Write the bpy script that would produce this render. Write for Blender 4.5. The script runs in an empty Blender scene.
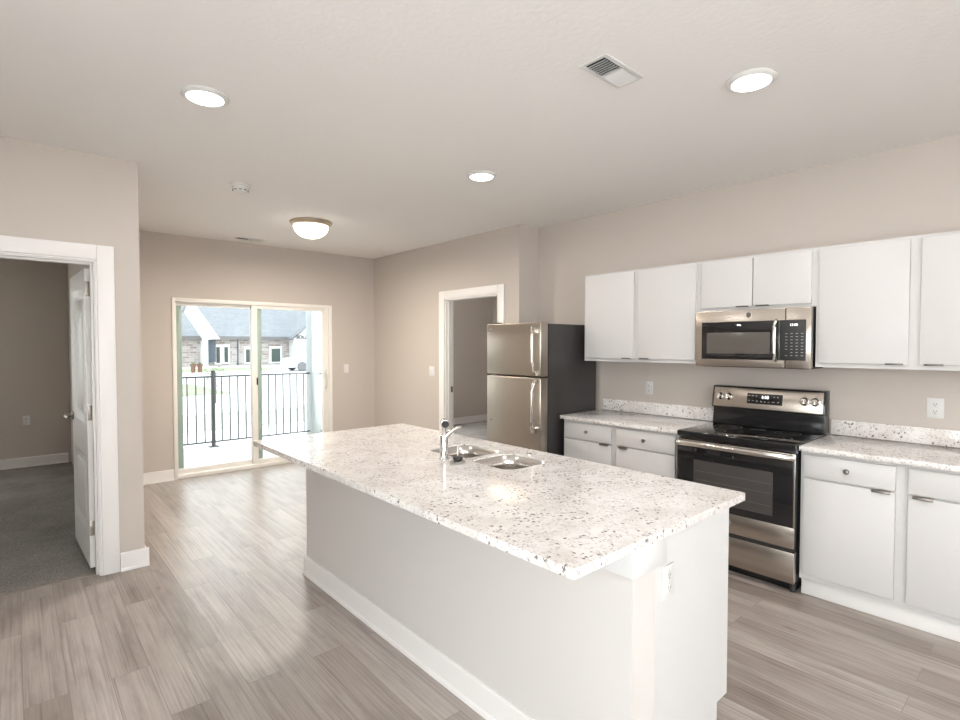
import bpy, bmesh, math, random
from mathutils import Vector, Matrix
random.seed(7)
PI = math.pi
S = bpy.context.scene
COL = S.collection

# ---------------------------------------------------------------- camera
cd = bpy.data.cameras.new('camera'); cam = bpy.data.objects.new('camera', cd); COL.objects.link(cam)
cam.location = (0, 0, 1.527)
cam.rotation_euler = (PI/2 - .0287, 0, -.7234)
cd.sensor_width = 36; cd.lens = 527.2/960*36; cd.clip_start = .02; cd.clip_end = 400
S.camera = cam
# ---------------------------------------------------------------- world
w = bpy.data.worlds.new('world'); S.world = w; w.use_nodes = True
nt = w.node_tree; nt.nodes.clear()
tc = nt.nodes.new('ShaderNodeTexCoord'); sp = nt.nodes.new('ShaderNodeSeparateXYZ')
cr = nt.nodes.new('ShaderNodeValToRGB'); bg = nt.nodes.new('ShaderNodeBackground'); wo = nt.nodes.new('ShaderNodeOutputWorld')
cr.color_ramp.elements[0].position = 0; cr.color_ramp.elements[0].color = (1, 1, 1, 1)
cr.color_ramp.elements[1].position = .8; cr.color_ramp.elements[1].color = (.80, .90, 1, 1)
nt.links.new(tc.outputs['Generated'], sp.inputs[0]); nt.links.new(sp.outputs['Z'], cr.inputs[0])
nt.links.new(cr.outputs[0], bg.inputs[0]); bg.inputs[1].default_value = 2.4
nt.links.new(bg.outputs[0], wo.inputs[0])
# ---------------------------------------------------------------- view
S.view_settings.view_transform = 'Standard'; S.view_settings.look = 'None'
S.view_settings.gamma = 1; S.view_settings.use_curve_mapping = False
S.view_settings.exposure = 0.74
S.cycles.use_denoising = True
S.cycles.max_bounces = 14; S.cycles.diffuse_bounces = 8; S.cycles.glossy_bounces = 6; S.cycles.transmission_bounces = 8
S.cycles.sample_clamp_indirect = 6

# ---------------------------------------------------------------- big lights (added fill and window daylight, all out of view)
def area(name, loc, rot, sx, sy, power, color=(1, 1, 1), shape='RECTANGLE', spread=PI):
    l = bpy.data.lights.new(name, 'AREA'); l.shape = shape; l.size = sx
    if shape == 'RECTANGLE': l.size_y = sy
    l.energy = power; l.color = color; l.spread = spread
    o = bpy.data.objects.new(name, l); COL.objects.link(o); o.location = loc; o.rotation_euler = rot
    return o
area('rear_fill_up', (.3, -2.50, 1.45), (-PI/2-math.radians(52), 0, math.radians(8)), 2.4, 1.8, 225, (.95, .98, 1))   # added fill lamp, tilted upward, on the room side of the blocked rear window
area('side_window_fill', (-1.66, -.35, 1.3), (0, -PI/2, 0), 1.9, 2.4, 62, (.94, .975, 1))   # added fill lamp in an unseen window opening left of the camera
area('bedroom_window_daylight', (-1.5, 8.62, 1.4), (-PI/2, 0, PI), 1.3, 1.5, 105, (1, .97, .9))
area('den_window_daylight', (5.2, 7.84, 1.4), (-PI/2, 0, PI), 1.3, 1.5, 300, (.96, .98, 1))

# ---------------------------------------------------------------- materials
def mat(name, color=(.8, .8, .8), rough=.5, metal=0, spec=.5, **kw):
    m = bpy.data.materials.new(name); m.use_nodes = True
    b = m.node_tree.nodes['Principled BSDF']
    b.inputs['Base Color'].default_value = (*color, 1); b.inputs['Roughness'].default_value = rough
    b.inputs['Metallic'].default_value = metal; b.inputs['Specular IOR Level'].default_value = spec
    for k, v in kw.items(): b.inputs[k.replace('_', ' ')].default_value = v
    return m
def N(m, t, **kw):
    n = m.node_tree.nodes.new(t)
    for k, v in kw.items():
        if k in n.inputs: n.inputs[k].default_value = v
        else: setattr(n, k, v)
    return n
def L(m, a, b): m.node_tree.links.new(a, b)
def B(m): return m.node_tree.nodes['Principled BSDF']
def coords(m, scale=(1, 1, 1)):
    g = N(m, 'ShaderNodeNewGeometry'); mp = N(m, 'ShaderNodeMapping'); mp.inputs['Scale'].default_value = scale
    L(m, g.outputs['Position'], mp.inputs['Vector']); return mp.outputs[0]
def ocoords(m, scale=(1, 1, 1)):
    g = N(m, 'ShaderNodeTexCoord'); mp = N(m, 'ShaderNodeMapping'); mp.inputs['Scale'].default_value = scale
    L(m, g.outputs['Object'], mp.inputs['Vector']); return mp.outputs[0]
def ramp(m, fac, stops):
    r = N(m, 'ShaderNodeValToRGB'); e = r.color_ramp.elements
    while len(e) < len(stops): e.new(.5)
    for el, (p, c) in zip(e, stops): el.position = p; el.color = (*c, 1)
    L(m, fac, r.inputs[0]); return r.outputs[0]
def mix(m, fac, a, b, mode='MIX'):
    n = N(m, 'ShaderNodeMix'); n.data_type = 'RGBA'; n.blend_type = mode
    for sock, v in ((n.inputs[0], fac), (n.inputs[6], a), (n.inputs[7], b)):
        if hasattr(v, 'links'): L(m, v, sock)
        elif isinstance(v, tuple): sock.default_value = (*v, 1)
        else: sock.default_value = v
    return n.outputs[2]
def bump(m, h, strength=.2, dist=.001):
    n = N(m, 'ShaderNodeBump'); n.inputs['Strength'].default_value = strength; n.inputs['Distance'].default_value = dist
    L(m, h, n.inputs['Height']); L(m, n.outputs[0], B(m).inputs['Normal'])
def noise(m, vec, scale, detail=4, rough=.5):
    n = N(m, 'ShaderNodeTexNoise'); n.inputs['Scale'].default_value = scale; n.inputs['Detail'].default_value = detail
    n.inputs['Roughness'].default_value = rough; L(m, vec, n.inputs['Vector']); return n.outputs[0]

def painted(name, color, rough=.6, sc=180, st=.15, spec=.3):
    m = mat(name, color, rough, spec=spec); 
    if st > .05: bump(m, noise(m, coords(m), sc, 3), st, .004 if sc < 60 else .001)
    return m
M = {}
M['wall'] = painted('taupe_wall_paint', (.50, .452, .412), .75, 160, .2)
M['ceiling'] = painted('white_ceiling_texture', (.80, .785, .77), .9, 38, .38)
M['trim'] = painted('white_trim_paint', (.76, .745, .735), .4, 20, .02)
M['cab'] = painted('white_cabinet_paint', (.555, .543, .538), .42, 20, .02)
M['groove'] = mat('cabinet_gap_shadow_line', (.45, .43, .42), .7)
M['panel'] = painted('white_panel_paint', (.58, .58, .58), .45, 20, .02)
M['frame'] = mat('almond_vinyl', (.76, .735, .70), .45)
M['plate'] = mat('white_plastic', (.63, .625, .615), .4)
M['slot'] = mat('dark_slot', (.05, .05, .05), .6)
M['vinyl_green'] = mat('pale_green_glass_edge', (.40, .47, .43), .4)
# floor planks
m = mat('grey_oak_vinyl_planks', rough=.33, spec=.6); M['floor'] = m
g = N(m, 'ShaderNodeNewGeometry'); mp = N(m, 'ShaderNodeMapping'); mp.inputs['Rotation'].default_value = (0, 0, PI/2)
L(m, g.outputs['Position'], mp.inputs['Vector'])
br = N(m, 'ShaderNodeTexBrick'); br.offset = .37; br.offset_frequency = 2; br.squash = 1
L(m, mp.outputs[0], br.inputs['Vector'])
br.inputs['Scale'].default_value = 1; br.inputs['Brick Width'].default_value = 1.22; br.inputs['Row Height'].default_value = .152
br.inputs['Mortar Size'].default_value = .0012; br.inputs['Mortar Smooth'].default_value = .1; br.inputs['Bias'].default_value = 0
br.inputs['Color1'].default_value = (0, 0, 0, 1); br.inputs['Color2'].default_value = (1, 1, 1, 1); br.inputs['Mortar'].default_value = (.5, .5, .5, 1)
plank = ramp(m, br.outputs['Color'], [(0, (.225, .188, .165)), (.3, (.325, .285, .26)), (.6, (.275, .236, .212)), (1, (.37, .33, .305))])
# grain: stretched along the boards, shifted from board to board
sh = N(m, 'ShaderNodeVectorMath', operation='MULTIPLY_ADD'); L(m, br.outputs['Color'], sh.inputs[0]); sh.inputs[1].default_value = (7, 13, 5); 
L(m, mp.outputs[0], sh.inputs[2])
ms = N(m, 'ShaderNodeMapping'); ms.inputs['Scale'].default_value = (.6, 36, 1); L(m, sh.outputs[0], ms.inputs['Vector'])
gn = noise(m, ms.outputs[0], 2.4, 7, .66)
grain = ramp(m, gn, [(.3, (.50, .46, .43)), (.46, (.92, .91, .90)), (.6, (1.08, 1.08, 1.08)), (.75, (1.3, 1.3, 1.3))])
ms2 = N(m, 'ShaderNodeMapping'); ms2.inputs['Scale'].default_value = (1.5, 7, 1); L(m, sh.outputs[0], ms2.inputs['Vector'])
gn2 = noise(m, ms2.outputs[0], 1.6, 5, .6)
blot = ramp(m, gn2, [(.3, (.68, .65, .63)), (.5, (1.0, 1.0, 1.0)), (.75, (1.18, 1.18, 1.18))])
vk = N(m, 'ShaderNodeTexVoronoi'); msk = N(m, 'ShaderNodeMapping'); msk.inputs['Scale'].default_value = (1.6, 4.2, 1); L(m, sh.outputs[0], msk.inputs['Vector']); L(m, msk.outputs[0], vk.inputs['Vector']); vk.inputs['Scale'].default_value = 1.1
knot = ramp(m, vk.outputs['Distance'], [(0, (.42, .36, .32)), (.035, (.62, .56, .52)), (.09, (1, 1, 1))])
c = mix(m, .85, plank, grain, 'MULTIPLY'); c = mix(m, .8, c, blot, 'MULTIPLY'); c = mix(m, .8, c, knot, 'MULTIPLY')
c = mix(m, br.outputs['Fac'], c, (.17, .145, .125)); L(m, c, B(m).inputs['Base Color'])
bump(m, gn, .12, .001)
# granite
def granite(name, base, tint):
    m = mat(name, rough=.09, spec=.55); v = coords(m)
    n1 = noise(m, v, 7, 6, .65); n2 = noise(m, v, 55, 5, .7)
    c = ramp(m, n1, [(.32, tint), (.55, base), (.8, tuple(min(1, x*1.07) for x in base))])
    c2 = ramp(m, n2, [(.34, (.70, .66, .62)), (.47, (1, 1, 1))]); c = mix(m, .9, c, c2, 'MULTIPLY')
    for sc, hi, lo, seed in ((46, .30, .20, 0), (105, .34, .22, 3.3), (24, .19, .12, 9.1)):
        vv = N(m, 'ShaderNodeVectorMath', operation='ADD'); L(m, v, vv.inputs[0]); vv.inputs[1].default_value = (seed, seed*2, seed)
        nz = N(m, 'ShaderNodeTexNoise'); nz.inputs['Scale'].default_value = sc*1.3; L(m, vv.outputs[0], nz.inputs['Vector'])
        wv = N(m, 'ShaderNodeVectorMath', operation='MULTIPLY_ADD'); L(m, nz.outputs['Color'], wv.inputs[0]); wv.inputs[1].default_value = (.9/sc,)*3; L(m, vv.outputs[0], wv.inputs[2])
        vo = N(m, 'ShaderNodeTexVoronoi'); L(m, wv.outputs[0], vo.inputs['Vector']); vo.inputs['Scale'].default_value = sc
        spot = ramp(m, vo.outputs['Distance'], [(lo, (1, 1, 1)), (hi, (0, 0, 0))])
        gate = ramp(m, noise(m, vv.outputs[0], sc*.22, 3, .6), [(.48, (0, 0, 0)), (.54, (1, 1, 1))])
        f = mix(m, 1.0, spot, gate, 'MULTIPLY')
        c = mix(m, f, c, (.16, .14, .14) if sc != 105 else (.33, .29, .27))
    L(m, c, B(m).inputs['Base Color']); return m
M['granite'] = granite('white_speckled_granite', (.73, .712, .70), (.62, .58, .555))
# carpet
def carpet(name, a, b):
    m = mat(name, rough=1, spec=.05); v = coords(m)
    n1 = noise(m, v, 170, 3, .8); n2 = noise(m, v, 2.2, 3, .6)
    c = mix(m, n1, a, b); c = mix(m, .55, c, ramp(m, n2, [(.35, (.72, .72, .72)), (.65, (1.2, 1.2, 1.2))]), 'MULTIPLY')
    c2 = ramp(m, n1, [(.35, (.35, .35, .35)), (.6, (1.3, 1.3, 1.3))]); c = mix(m, .9, c, c2, 'MULTIPLY')
    L(m, c, B(m).inputs['Base Color']); bump(m, n1, .9, .006); return m
M['carpet'] = carpet('grey_cut_pile_carpet', (.19, .175, .165), (.36, .335, .315))
# metals
def steel(name, color, rough, axis):
    m = mat(name, color, rough, 1); s = [400, 400, 400]; s['xyz'.index(axis)] = 3
    B(m).inputs['Anisotropic'].default_value = .75
    tg = N(m, 'ShaderNodeCombineXYZ'); tg.inputs['yxz'.index(axis) if False else 'xyz'.index(axis)].default_value = 1; L(m, tg.outputs[0], B(m).inputs['Tangent']); return m
M['steel'] = steel('brushed_stainless_steel', (.50, .45, .40), .27, 'y')
M['steel_v'] = steel('brushed_stainless_steel_door', (.43, .385, .335), .28, 'y')
M['sinksteel'] = mat('satin_sink_steel', (.66, .63, .60), .25, 1)
M['chrome'] = mat('polished_chrome', (.62, .61, .60), .10, 1)
M['nickel'] = mat('satin_nickel', (.30, .27, .245), .42, 1)
M['dnickel'] = mat('dark_nickel', (.17, .15, .13), .35, 1)
M['bronze'] = mat('brushed_brass_ring', (.60, .53, .43), .36, 1)
M['black'] = mat('gloss_black_enamel', (.012, .012, .013), .12)
M['blackglass'] = mat('black_ceramic_glass', (.010, .010, .011), .04, spec=.6)
M['ovenwin'] = mat('smoked_oven_glass', (.055, .05, .048), .08, spec=.6)
M['matblack'] = mat('matte_black_plastic', (.02, .02, .02), .5)
M['fridgeside'] = mat('charcoal_painted_steel', (.034, .031, .031), .40)
M['grey'] = mat('grey_gasket', (.10, .10, .10), .6)
M['handle'] = mat('polished_handle_steel', (.72, .69, .66), .15, 1)
M['mark'] = mat('pale_control_marks', (.30, .30, .29), .5)
M['dark'] = mat('dark_void', (.015, .014, .013), .9)
M['rail'] = mat('dark_grey_powder_coat', (.085, .085, .09), .5)
def emit(name, color, s):
    m = mat(name, color, .5); B(m).inputs['Emission Color'].default_value = (*color, 1); B(m).inputs['Emission Strength'].default_value = s; return m
M['lens'] = emit('lit_disc_lens', (1, .955, .88), 6)
M['dome'] = emit('lit_frosted_glass', (1, .93, .82), 2.6)
M['digit'] = emit('lit_clock_digits', (.92, .97, 1), 1.3)
m = bpy.data.materials.new('clear_glass'); m.use_nodes = True; M['glass'] = m
nt = m.node_tree; nt.nodes.clear(); o_ = nt.nodes.new('ShaderNodeOutputMaterial'); tr = nt.nodes.new('ShaderNodeBsdfTransparent'); gl = nt.nodes.new('ShaderNodeBsdfGlossy'); mx = nt.nodes.new('ShaderNodeMixShader')
gl.inputs['Roughness'].default_value = .02; tr.inputs[0].default_value = (.96, .985, .975, 1); mx.inputs[0].default_value = .05
nt.links.new(tr.outputs[0], mx.inputs[1]); nt.links.new(gl.outputs[0], mx.inputs[2]); nt.links.new(mx.outputs[0], o_.inputs[0])
# outside
m = mat('pale_concrete', rough=.9); L(m, ramp(m, noise(m, coords(m), 3, 5), [(.3, (.60, .59, .57)), (.7, (.70, .69, .67))]), B(m).inputs['Base Color']); M['concrete'] = m
m = mat('lawn_grass', rough=1); L(m, ramp(m, noise(m, coords(m), 1.6, 6, .7), [(.3, (.22, .25, .13)), (.7, (.36, .37, .27))]), B(m).inputs['Base Color']); M['grass'] = m
m = mat('balcony_concrete', rough=.85); L(m, ramp(m, noise(m, coords(m), 6, 5), [(.3, (.70, .68, .66)), (.7, (.78, .77, .75))]), B(m).inputs['Base Color']); M['deck'] = m
m = mat('brown_mixed_brick', rough=.9)
bk = N(m, 'ShaderNodeTexBrick'); vx = coords(m); sw = N(m, 'ShaderNodeSeparateXYZ'); cb = N(m, 'ShaderNodeCombineXYZ'); L(m, vx, sw.inputs[0]); L(m, sw.outputs[0], cb.inputs[0]); L(m, sw.outputs[2], cb.inputs[1]); L(m, cb.outputs[0], bk.inputs['Vector'])
bk.inputs['Scale'].default_value = 1; bk.inputs['Brick Width'].default_value = .55; bk.inputs['Row Height'].default_value = .2; bk.inputs['Mortar Size'].default_value = .02
bk.inputs['Color1'].default_value = (.26, .20, .18, 1); bk.inputs['Color2'].default_value = (.46, .42, .405, 1); bk.inputs['Mortar'].default_value = (.48, .465, .45, 1)
L(m, bk.outputs[0], B(m).inputs['Base Color']); M['brick'] = m
m = mat('grey_roof_shingles', rough=.95); L(m, ramp(m, noise(m, coords(m, (1, 1, 3)), 2.5, 5, .7), [(.3, (.18, .188, .20)), (.7, (.27, .275, .285))]), B(m).inputs['Base Color']); M['shingle'] = m
M['siding'] = mat('white_siding', (.72, .73, .73), .8); M['bluegrey'] = mat('blue_grey_door_paint', (.09, .105, .13), .7)
M['wglass'] = mat('dark_green_window_glass', (.04, .06, .052), .15); M['terracotta'] = mat('orange_brown_clay', (.17, .085, .055), .8)
M['carpaint'] = mat('silver_car_paint', (.62, .63, .64), .35); M['leaf'] = mat('young_tree_leaves', (.16, .22, .09), .9); M['bark'] = mat('thin_dark_bark', (.12, .10, .09), .9)

# ---------------------------------------------------------------- mesh helpers
class MB:
    def __init__(s): s.bm = bmesh.new()
    def _merge(s, t, mi=0):
        for f in t.faces: f.material_index = mi
        me = bpy.data.meshes.new('tmp'); t.to_mesh(me); t.free(); s.bm.from_mesh(me); bpy.data.meshes.remove(me)
    def box(s, a, b, bev=0, mi=0, seg=2, mtx=None):
        t = bmesh.new(); bmesh.ops.create_cube(t, size=1)
        c = [(a[i]+b[i])/2 for i in range(3)]; d = [abs(b[i]-a[i]) for i in range(3)]
        for v in t.verts: v.co = Vector([c[i]+v.co[i]*d[i] for i in range(3)])
        if bev: bmesh.ops.bevel(t, geom=t.edges[:], offset=min(bev, min(d)*.45), segments=seg, affect='EDGES', profile=.5)
        if mtx: bmesh.ops.transform(t, matrix=mtx, verts=t.verts)
        s._merge(t, mi); return s
    def cyl(s, p, q, r, r2=None, n=24, bev=0, mi=0):
        t = bmesh.new(); p = Vector(p); q = Vector(q); d = q-p
        bmesh.ops.create_cone(t, cap_ends=True, cap_tris=False, segments=n, radius1=r, radius2=r if r2 is None else r2, depth=d.length)
        if bev:
            ed = [e for e in t.edges if abs(e.verts[0].co.z-e.verts[1].co.z) < 1e-6 and len(e.link_faces) == 2]
            bmesh.ops.bevel(t, geom=ed, offset=bev, segments=2, affect='EDGES', profile=.5)
        bmesh.ops.transform(t, matrix=Matrix.Translation((p+q)/2) @ d.to_track_quat('Z', 'Y').to_matrix().to_4x4(), verts=t.verts)
        s._merge(t, mi); return s
    def lathe(s, prof, c=(0, 0, 0), n=40, mtx=None, mi=0, cap=True):
        t = bmesh.new(); rings = []
        for r, z in prof:
            rings.append([t.verts.new((max(r, 1e-5)*math.cos(2*PI*k/n), max(r, 1e-5)*math.sin(2*PI*k/n), z)) for k in range(n)])
        for a, b in zip(rings, rings[1:]):
            for k in range(n): t.faces.new((a[k], a[(k+1) % n], b[(k+1) % n], b[k]))
        if cap and prof[0][0] > 1e-4: t.faces.new(rings[0][::-1])
        if cap and prof[-1][0] > 1e-4: t.faces.new(rings[-1])
        bmesh.ops.remove_doubles(t, verts=t.verts, dist=1e-5); bmesh.ops.recalc_face_normals(t, faces=t.faces)
        bmesh.ops.transform(t, matrix=Matrix.Translation(c) @ (mtx or Matrix()), verts=t.verts)
        s._merge(t, mi); return s
    def tube(s, pts, r, n=12, mi=0, flat=1):
        t = bmesh.new(); P = [Vector(p) for p in pts]; R = r if isinstance(r, (list, tuple)) else [r]*len(P); rings = []
        up = Vector((0, 0, 1))
        for i, p in enumerate(P):
            d = (P[min(i+1, len(P)-1)]-P[max(i-1, 0)]).normalized()
            a = d.cross(up) if abs(d.dot(up)) < .95 else d.cross(Vector((0, 1, 0))); a.normalize(); b = d.cross(a).normalized()
            rings.append([t.verts.new(p+(a*math.cos(2*PI*k/n)*flat+b*math.sin(2*PI*k/n))*R[i]) for k in range(n)])
        for a, b in zip(rings, rings[1:]):
            for k in range(n): t.faces.new((a[k], a[(k+1) % n], b[(k+1) % n], b[k]))
        t.faces.new(rings[0][::-1]); t.faces.new(rings[-1]); bmesh.ops.recalc_face_normals(t, faces=t.faces)
        s._merge(t, mi); return s
    def prism(s, poly, vec, mi=0, bev=0):
        t = bmesh.new(); vs = [t.verts.new(p) for p in poly]; f = t.faces.new(vs)
        r = bmesh.ops.extrude_face_region(t, geom=[f]); bmesh.ops.translate(t, vec=vec, verts=[v for v in r['geom'] if isinstance(v, bmesh.types.BMVert)])
        bmesh.ops.recalc_face_normals(t, faces=t.faces)
        if bev: bmesh.ops.bevel(t, geom=t.edges[:], offset=bev, segments=2, affect='EDGES', profile=.5)
        s._merge(t, mi); return s
    def build(s, name, mats, parent=None, smooth=True):
        me = bpy.data.meshes.new(name); s.bm.to_mesh(me); s.bm.free()
        for x in (mats if isinstance(mats, (list, tuple)) else [mats]): me.materials.append(M[x] if isinstance(x, str) else x)
        o = bpy.data.objects.new(name, me); COL.objects.link(o)
        if smooth:
            me.shade_smooth()
            me.set_sharp_from_angle(angle=math.radians(32))
        if parent is not None: o.parent = parent; o.matrix_parent_inverse = parent.matrix_world.inverted()
        return o
def empty(name, loc, label=None, cat=None, group=None, kind=None):
    o = bpy.data.objects.new(name, None); COL.objects.link(o); o.location = loc; o.empty_display_size = .1
    o.matrix_world = Matrix.Translation(loc)
    return tag(o, label, cat, group, kind)
def tag(o, label=None, cat=None, group=None, kind=None):
    for k, v in (('label', label), ('category', cat), ('group', group), ('kind', kind)):
        if v: o[k] = v
    return o
def struct(o): o['kind'] = 'structure'; return o
def text_obj(name, body, size, mtx, m, parent, ext=.0004, bold=0):
    cu = bpy.data.curves.new('txt', 'FONT'); cu.body = body; cu.size = size; cu.extrude = ext; cu.align_x = 'CENTER'; cu.align_y = 'CENTER'; cu.offset = bold; cu.resolution_u = 3
    t = bpy.data.objects.new('txt', cu); COL.objects.link(t); bpy.context.view_layer.update()
    me = bpy.data.meshes.new_from_object(t.evaluated_get(bpy.context.evaluated_depsgraph_get()))
    bpy.data.objects.remove(t); bpy.data.curves.remove(cu)
    me.transform(mtx); me.name = name; me.materials.clear(); me.materials.append(M[m])
    o = bpy.data.objects.new(name, me); COL.objects.link(o); o.parent = parent; o.matrix_parent_inverse = parent.matrix_world.inverted()
    return o
# frame for things on a wall plane facing -X: local x -> -Y (viewer's right), local y -> Z, local z -> -X
def facing_x(x, y, z): return Matrix.Translation((x, y, z)) @ Matrix(((0, 0, -1, 0), (-1, 0, 0, 0), (0, 1, 0, 0), (0, 0, 0, 1)))
def facing_y(x, y, z): return Matrix.Translation((x, y, z)) @ Matrix(((1, 0, 0, 0), (0, 0, -1, 0), (0, 1, 0, 0), (0, 0, 0, 1)))

# ---------------------------------------------------------------- key planes
KX, DX, BY, JY, LX, LY, ZC = 4.185, 3.90, 6.725, 3.807, .651, 4.247, 2.763
T = .115; X0, Y0 = -2.6, -2.6; XL = -1.6   # XL: side wall of the main room left of the camera
# floors and ceiling
b = MB(); b.box((XL-T, Y0-T, -.2), (KX+T, LY+.05, 0)); b.box((.531, LY+.05, -.2), (3.96, BY+T, 0)); struct(b.build('floor', 'floor'))
b = MB(); b.box((X0-T, LY+.0502, -.2), (.5308, 8.76, .004)); struct(b.build('floor_bedroom', 'carpet'))
b = MB(); b.box((3.9602, 3.85, -.2), (7.4, 7.98, .004)); struct(b.build('floor_den', 'carpet'))
b = MB(); b.box((XL-T, Y0-T, ZC), (7.4, BY+T, ZC+.2)); b.box((X0-T, LY, ZC), (XL-T, BY+T, ZC+.2)); b.box((X0-T, BY+T, ZC), (.651, 8.76, ZC+.2)); b.box((3.9, BY+T, ZC), (7.4, 7.98, ZC+.2)); struct(b.build('ceiling', 'ceiling'))
# walls
H = ZC
SX0, SX1, SZ = 1.328, 3.245, 2.061
b = MB(); b.box((LX, BY, 0), (SX0, BY+T, H)); b.box((SX1, BY, 0), (DX, BY+T, H)); b.box((SX0, BY, SZ), (SX1, BY+T, H)); struct(b.build('wall_back', 'wall'))
b = MB(); b.box((.531, LY+T, 0), (LX, 8.76, H)); struct(b.build('wall_partition', 'wall'))
OX0, OX1, OZ = -.425, .412, 2.082
b = MB(); b.box((X0, LY, 0), (OX0, LY+T, H)); b.box((OX1, LY, 0), (LX, LY+T, H)); b.box((OX0, LY, OZ), (OX1, LY+T, H)); struct(b.build('wall_left', 'wall'))
b = MB(); b.box((KX, Y0, 0), (KX+T, JY, H)); struct(b.build('wall_right', 'wall'))
b = MB(); b.box((DX+T, JY, 0), (KX+T, JY+T, H)); b.box((KX+T, JY, 0), (7.4, JY+T, H)); struct(b.build('wall_jog', 'wall'))
EY0, EY1, EZ = 4.118, 5.055, 2.078
b = MB(); b.box((DX, JY, 0), (DX+T, EY0, H)); b.box((DX, EY1, 0), (DX+T, 7.98, H)); b.box((DX, EY0, EZ), (DX+T, EY1, H)); struct(b.build('wall_doorway', 'wall'))
b = MB(); b.box((X0, 8.66, 0), (-2.2, 8.76, H)); b.box((-.8, 8.66, 0), (.531, 8.76, H)); b.box((-2.2, 8.66, 0), (-.8, 8.76, .6)); b.box((-2.2, 8.66, 2.2), (-.8, 8.76, H)); struct(b.build('wall_bedroom_far', 'wall'))
b = MB(); b.box((XL-T, Y0, 0), (XL, -1.55, H)); b.box((XL-T, .85, 0), (XL, LY, H)); b.box((XL-T, -1.55, 0), (XL, .85, .35)); b.box((XL-T, -1.55, 2.25), (XL, .85, H)); struct(b.build('wall_side', 'wall'))
b = MB(); b.box((X0-T, LY, 0), (X0, 8.76, H)); struct(b.build('wall_far_left', 'wall'))
b = MB(); b.box((DX+T, 7.88, 0), (4.5, 7.98, H)); b.box((5.9, 7.88, 0), (7.4, 7.98, H)); b.box((4.5, 7.88, 0), (5.9, 7.98, .6)); b.box((4.5, 7.88, 2.2), (5.9, 7.98, H)); struct(b.build('wall_den_far', 'wall'))
b = MB(); b.box((7.3, JY+T, 0), (7.4, 7.88, H)); struct(b.build('wall_den_right', 'wall'))
b = MB(); b.box((XL-T, Y0-T, 0), (-.95, Y0, H)); b.box((2.75, Y0-T, 0), (KX+T, Y0, H)); b.box((-.95, Y0-T, 0), (2.75, Y0, .45)); b.box((-.95, Y0-T, 2.45), (2.75, Y0, H)); struct(b.build('wall_rear', 'wall'))
def window(n, a, bb, axis, mull, xw=X0):
    b = MB(); f = .06
    if axis == 'y':
        (x0, z0), (x1, z1), y = a, bb, (Y0-.09 if xw == X0 else xw)
        P = lambda u0, v0, u1, v1, d0, d1: ((u0, y+d0, v0), (u1, y+d1, v1))
    else:
        (x0, z0), (x1, z1), y = a, bb, xw-.09
        P = lambda u0, v0, u1, v1, d0, d1: ((y+d0, u0, v0), (y+d1, u1, v1))
    for r in ((x0, z0, x0+f, z1), (x1-f, z0, x1, z1), (x0, z0, x1, z0+f), (x0, z1-f, x1, z1)): b.box(*P(*r, 0, .06))
    for k in range(1, mull): u = x0+(x1-x0)*k/mull; b.box(*P(u-.03, z0, u+.03, z1, 0, .06))
    o = struct(b.build('window_%d' % n, 'trim'))
    g = MB(); g.box(*P(x0+.02, z0+.02, x1-.02, z1-.02, .025, .031)); g.build('window_pane', 'glass', o)
window(2, (-.95, .45), (2.75, 2.45), 'y', 3)  # unseen rear window, added only for the lighting
window(4, (-1.55, .35), (.85, 2.25), 'x', 2, XL)  # unseen side window, added to bring light in from the left
window(3, (-2.2, .6), (-.8, 2.2), 'y', 2, 8.68)
window(5, (4.5, .6), (5.9, 2.2), 'y', 2, 7.90)
b = MB(); b.box((-.95, Y0-.03, .45), (2.75, Y0-.02, 2.45)); struct(b.build('rear_light_blocker', 'trim'))  # unseen solid panel, added to keep sky light out of the rear window

# ---------------------------------------------------------------- baseboards
def baseboard(name, p, q, nrm, z=0, h=.122, caps=True):
    """board with a small shoe moulding, from p to q on the wall plane, nrm = direction into the room"""
    p = Vector((*p, z)); q = Vector((*q, z)); n = Vector((*nrm, 0)); prof = [(0, 0), (.026, 0), (.026, .008), (.022, .016), (.015, .02), (.014, h-.006), (.010, h), (0, h)]
    b = MB(); b.prism([p+n*(u+.0005)+Vector((0, 0, v)) for u, v in prof], q-p); return struct(b.build(name, 'trim'))
baseboard('baseboard_back', (LX+.002, BY), (SX0-.002, BY), (0, -1))
baseboard('baseboard_back_right', (SX1+.002, BY), (DX-.03, BY), (0, -1))
baseboard('baseboard_left', (.51, LY), (LX+.024, LY), (0, -1))
baseboard('baseboard_partition', (LX, LY+.001), (LX, BY-.03), (1, 0))
baseboard('baseboard_doorway', (DX, EY1+.105), (DX, BY-.001), (-1, 0))
baseboard('baseboard_bedroom', (X0+.01, 8.66), (.50, 8.66), (0, -1), .004)
baseboard('baseboard_den', (DX+T+.01, 7.88), (7.29, 7.88), (0, -1), .004)

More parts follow.
